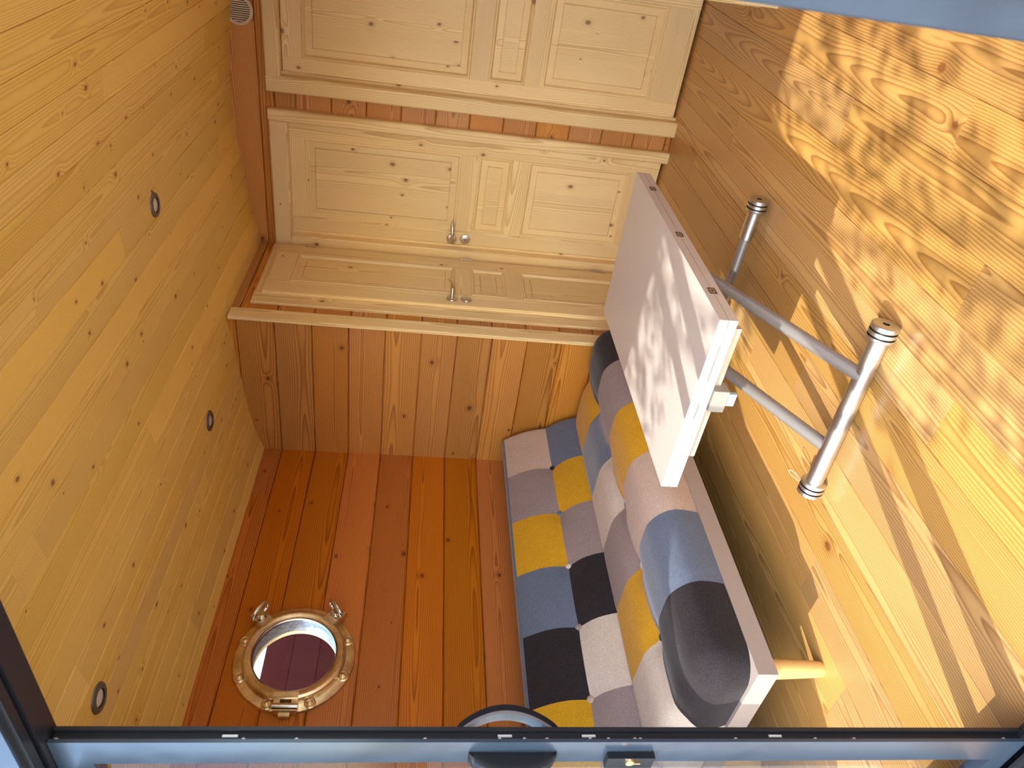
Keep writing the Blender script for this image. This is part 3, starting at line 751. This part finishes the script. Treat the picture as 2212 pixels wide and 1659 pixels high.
# outer legs rise from the near foot to the far end, inner legs the other way
for yy in (.982, 1.225):
    a = V((1.468, yy, .040)); b = V((2.20, yy + .01, .425)); m = a.lerp(b, .50)
    mb = MB(); mb.tube([m, b], .0165, 24); lg = mb.build('leg_tube', M_ALU_D, tb, smooth=True)
    mb = MB(); mb.tube([a, m], .0190, 24); mb.build('leg_sleeve', M_ALU_D, lg, smooth=True)
for yy in (1.165, 1.275):
    a = V((2.372, yy, .040)); b = V((1.62, yy, .425))
    mb = MB(); mb.tube([a, b], .0165, 24); mb.build('leg_tube', M_ALU_D, tb, smooth=True)
mb = MB(); mb.tube([(2.35, 1.215, .055), (2.345, 1.215, .075)], .009, 16); mb.build('bolt', M_STEEL, tb, smooth=True)
mb = MB(); P = []
cc = V((1.476, 1.375, .060)) + V((.03, 0, .0))
for i in range(24):
    a = 2 * math.pi * i / 24; ctr = cc + V((.020 * math.cos(a), .008 * math.sin(a), .010 * math.cos(a))); nn = V((math.cos(a), math.sin(a), 0))
    P.append([ctr + (nn * math.cos(q) + Z * math.sin(q)) * .0012 for q in [2 * math.pi * k / 8 for k in range(8)]])
mb.grid(P, True, True); mb.build('pull_ring', M_CLIP, tb, smooth=True)

# ------------------------------------------------------------------ outside: ground, neighbouring hut, tree
mb = MB(); mb.poly([(-30, -30, -.45), (30, -30, -.45), (30, 30, -.45), (-30, 30, -.45)])
tag(mb.build('ground', M_GROUND), 'unseen ground outside the wagon, made pale to bounce sunlight in', 'ground', kind='structure')
hut = MB(); zt = 1.948
k = 0
while zt - .155 * (k + 1) > -.45:
    hut.board((.2, 4.02, zt - .155 * (k + 1)), X, Z, -Y, 4.6, .1545, .02, .003); k += 1
hut.box((.2, 4.02, -.45), (4.8, 5.2, zt - .01))
tag(hut.build('garden_hut', M_MAROON), 'dark maroon plank hut seen through the porthole glass', 'hut')

SUN = V((math.cos(math.radians(16.0)) * math.cos(math.radians(39.4)), -math.sin(math.radians(16.0)) * math.cos(math.radians(39.4)), -math.sin(math.radians(39.4))))
tree = empty('tree', (-4.0, 0.6, -.45), label='leafy tree outside that dapples the sunlight', cat='tree')
lm = MB(); rt = random.Random(11)
def dens(c, z):
    """how leafy the view along the sun is, over the plane of the door"""
    if c < 1.16 + .08 * math.sin(z * 5): d = .80 if z > .30 else .3
    elif c < 1.47: d = .62 if z > .52 else 0
    else: d = .85 if z > 1.22 + .10 * math.sin(c * 9) else 0
    if c > 1.66 and z < 1.34: d = 0
    return d
nc = 0
while nc < 560:
    c, z = rt.uniform(-1.0, 2.5), rt.uniform(.15, 2.7)
    if rt.random() > dens(c, z): continue
    nc += 1
    s = rt.uniform(1.5, 2.9)
    for _ in range(17):
        c1, z1 = c + rt.gauss(0, .040), z + rt.gauss(0, .065)
        if dens(c1, z1) == 0: continue
        p = V((.6, c1 - .172, z1)) - SUN * (s + rt.gauss(0, .1))
        a = V((rt.gauss(0, 1), rt.gauss(0, 1), rt.gauss(0, 1) - .5)).normalized(); b = a.orthogonal().normalized()
        b.rotate(Matrix.Rotation(rt.uniform(0, 6.28), 3, a)); L = rt.uniform(.035, .065); w = L * rt.uniform(.35, .5)
        lm.poly([p, p + a * L * .35 + b * w * .5, p + a * L * .7 + b * w * .42, p + a * L, p + a * L * .7 - b * w * .42, p + a * L * .35 - b * w * .5])
fo = lm.build('foliage', M_LEAF, tree)
mb = MB(); base = tree.location.copy()
crown = V((.6, .2, 1.6)) - SUN * 3.6
mb.tube([base, base + V((.1, .05, 1.2)), base + V((.4, -.05, 2.4)), V((crown.x - .2, crown.y, crown.z + .3))], [.13, .11, .08, .04], 12)
for (cc_, zz) in ((.2, .9), (.9, 1.6), (1.7, 1.9), (-.4, 1.8), (.7, .7), (2.1, 2.3)):
    e = V((.6, cc_ - .172, zz)) - SUN * rt.uniform(3.0, 4.2); st = base + V((.35, -.03, 2.2))
    mb.tube([st, st.lerp(e, .5) + V((0, 0, .12)), e], [.04, .022, .006], 8)
mb.build('trunk', M_BARK, tree)

# ------------------------------------------------------------------ light, sky, camera
sl = bpy.data.lights.new('sun', 'SUN'); sl.energy = 5.3; sl.angle = math.radians(.53); sl.color = (1.0, .94, .84)
so = bpy.data.objects.new('sun', sl); COL.objects.link(so); so.rotation_mode = 'QUATERNION'; so.rotation_quaternion = (-SUN).to_track_quat('Z', 'Y'); so.location = (-5, 3, 6)
w = bpy.data.worlds.new('sky'); sc.world = w; w.use_nodes = True; nt = w.node_tree; nt.nodes.clear()
sk = nt.nodes.new('ShaderNodeTexSky'); sk.sky_type = 'NISHITA'; sk.sun_disc = False; sk.sun_elevation = math.radians(39.4); sk.sun_rotation = math.radians(-90 - 16)
sk.air_density = 1.0; sk.dust_density = 1.5
bgn = nt.nodes.new('ShaderNodeBackground'); bgn.inputs[1].default_value = .74; wo_ = nt.nodes.new('ShaderNodeOutputWorld')
nt.links.new(sk.outputs[0], bgn.inputs[0]); nt.links.new(bgn.outputs[0], wo_.inputs[0])

cam = bpy.data.cameras.new('camera'); co = bpy.data.objects.new('camera', cam); COL.objects.link(co)
cam.sensor_fit = 'HORIZONTAL'; cam.sensor_width = 36; cam.lens = 36 * FPX / 2212; cam.clip_start = .02
ex = V((CU.x, CV.x, CW.x)); ey = -V((CU.y, CV.y, CW.y)); ez = -V((CU.z, CV.z, CW.z))
co.matrix_world = Matrix(((ex.x, ey.x, ez.x, 0), (ex.y, ey.y, ez.y, 0), (ex.z, ey.z, ez.z, 1.2), (0, 0, 0, 1)))
cam.dof.use_dof = True; cam.dof.focus_distance = 2.2; cam.dof.aperture_fstop = 8.0
sc.camera = co
sc.view_settings.view_transform = 'Standard'; sc.view_settings.look = 'None'; sc.view_settings.exposure = 0.35; sc.view_settings.gamma = 1.0
sc.view_settings.use_curve_mapping = False
sc.cycles.use_adaptive_sampling = True; sc.cycles.adaptive_threshold = .10
sc.cycles.max_bounces = 8; sc.cycles.diffuse_bounces = 5; sc.cycles.glossy_bounces = 4; sc.cycles.transparent_max_bounces = 12
sc.cycles.caustics_reflective = False; sc.cycles.caustics_refractive = False
sc.cycles.use_denoising = True; sc.cycles.sample_clamp_indirect = 6.0
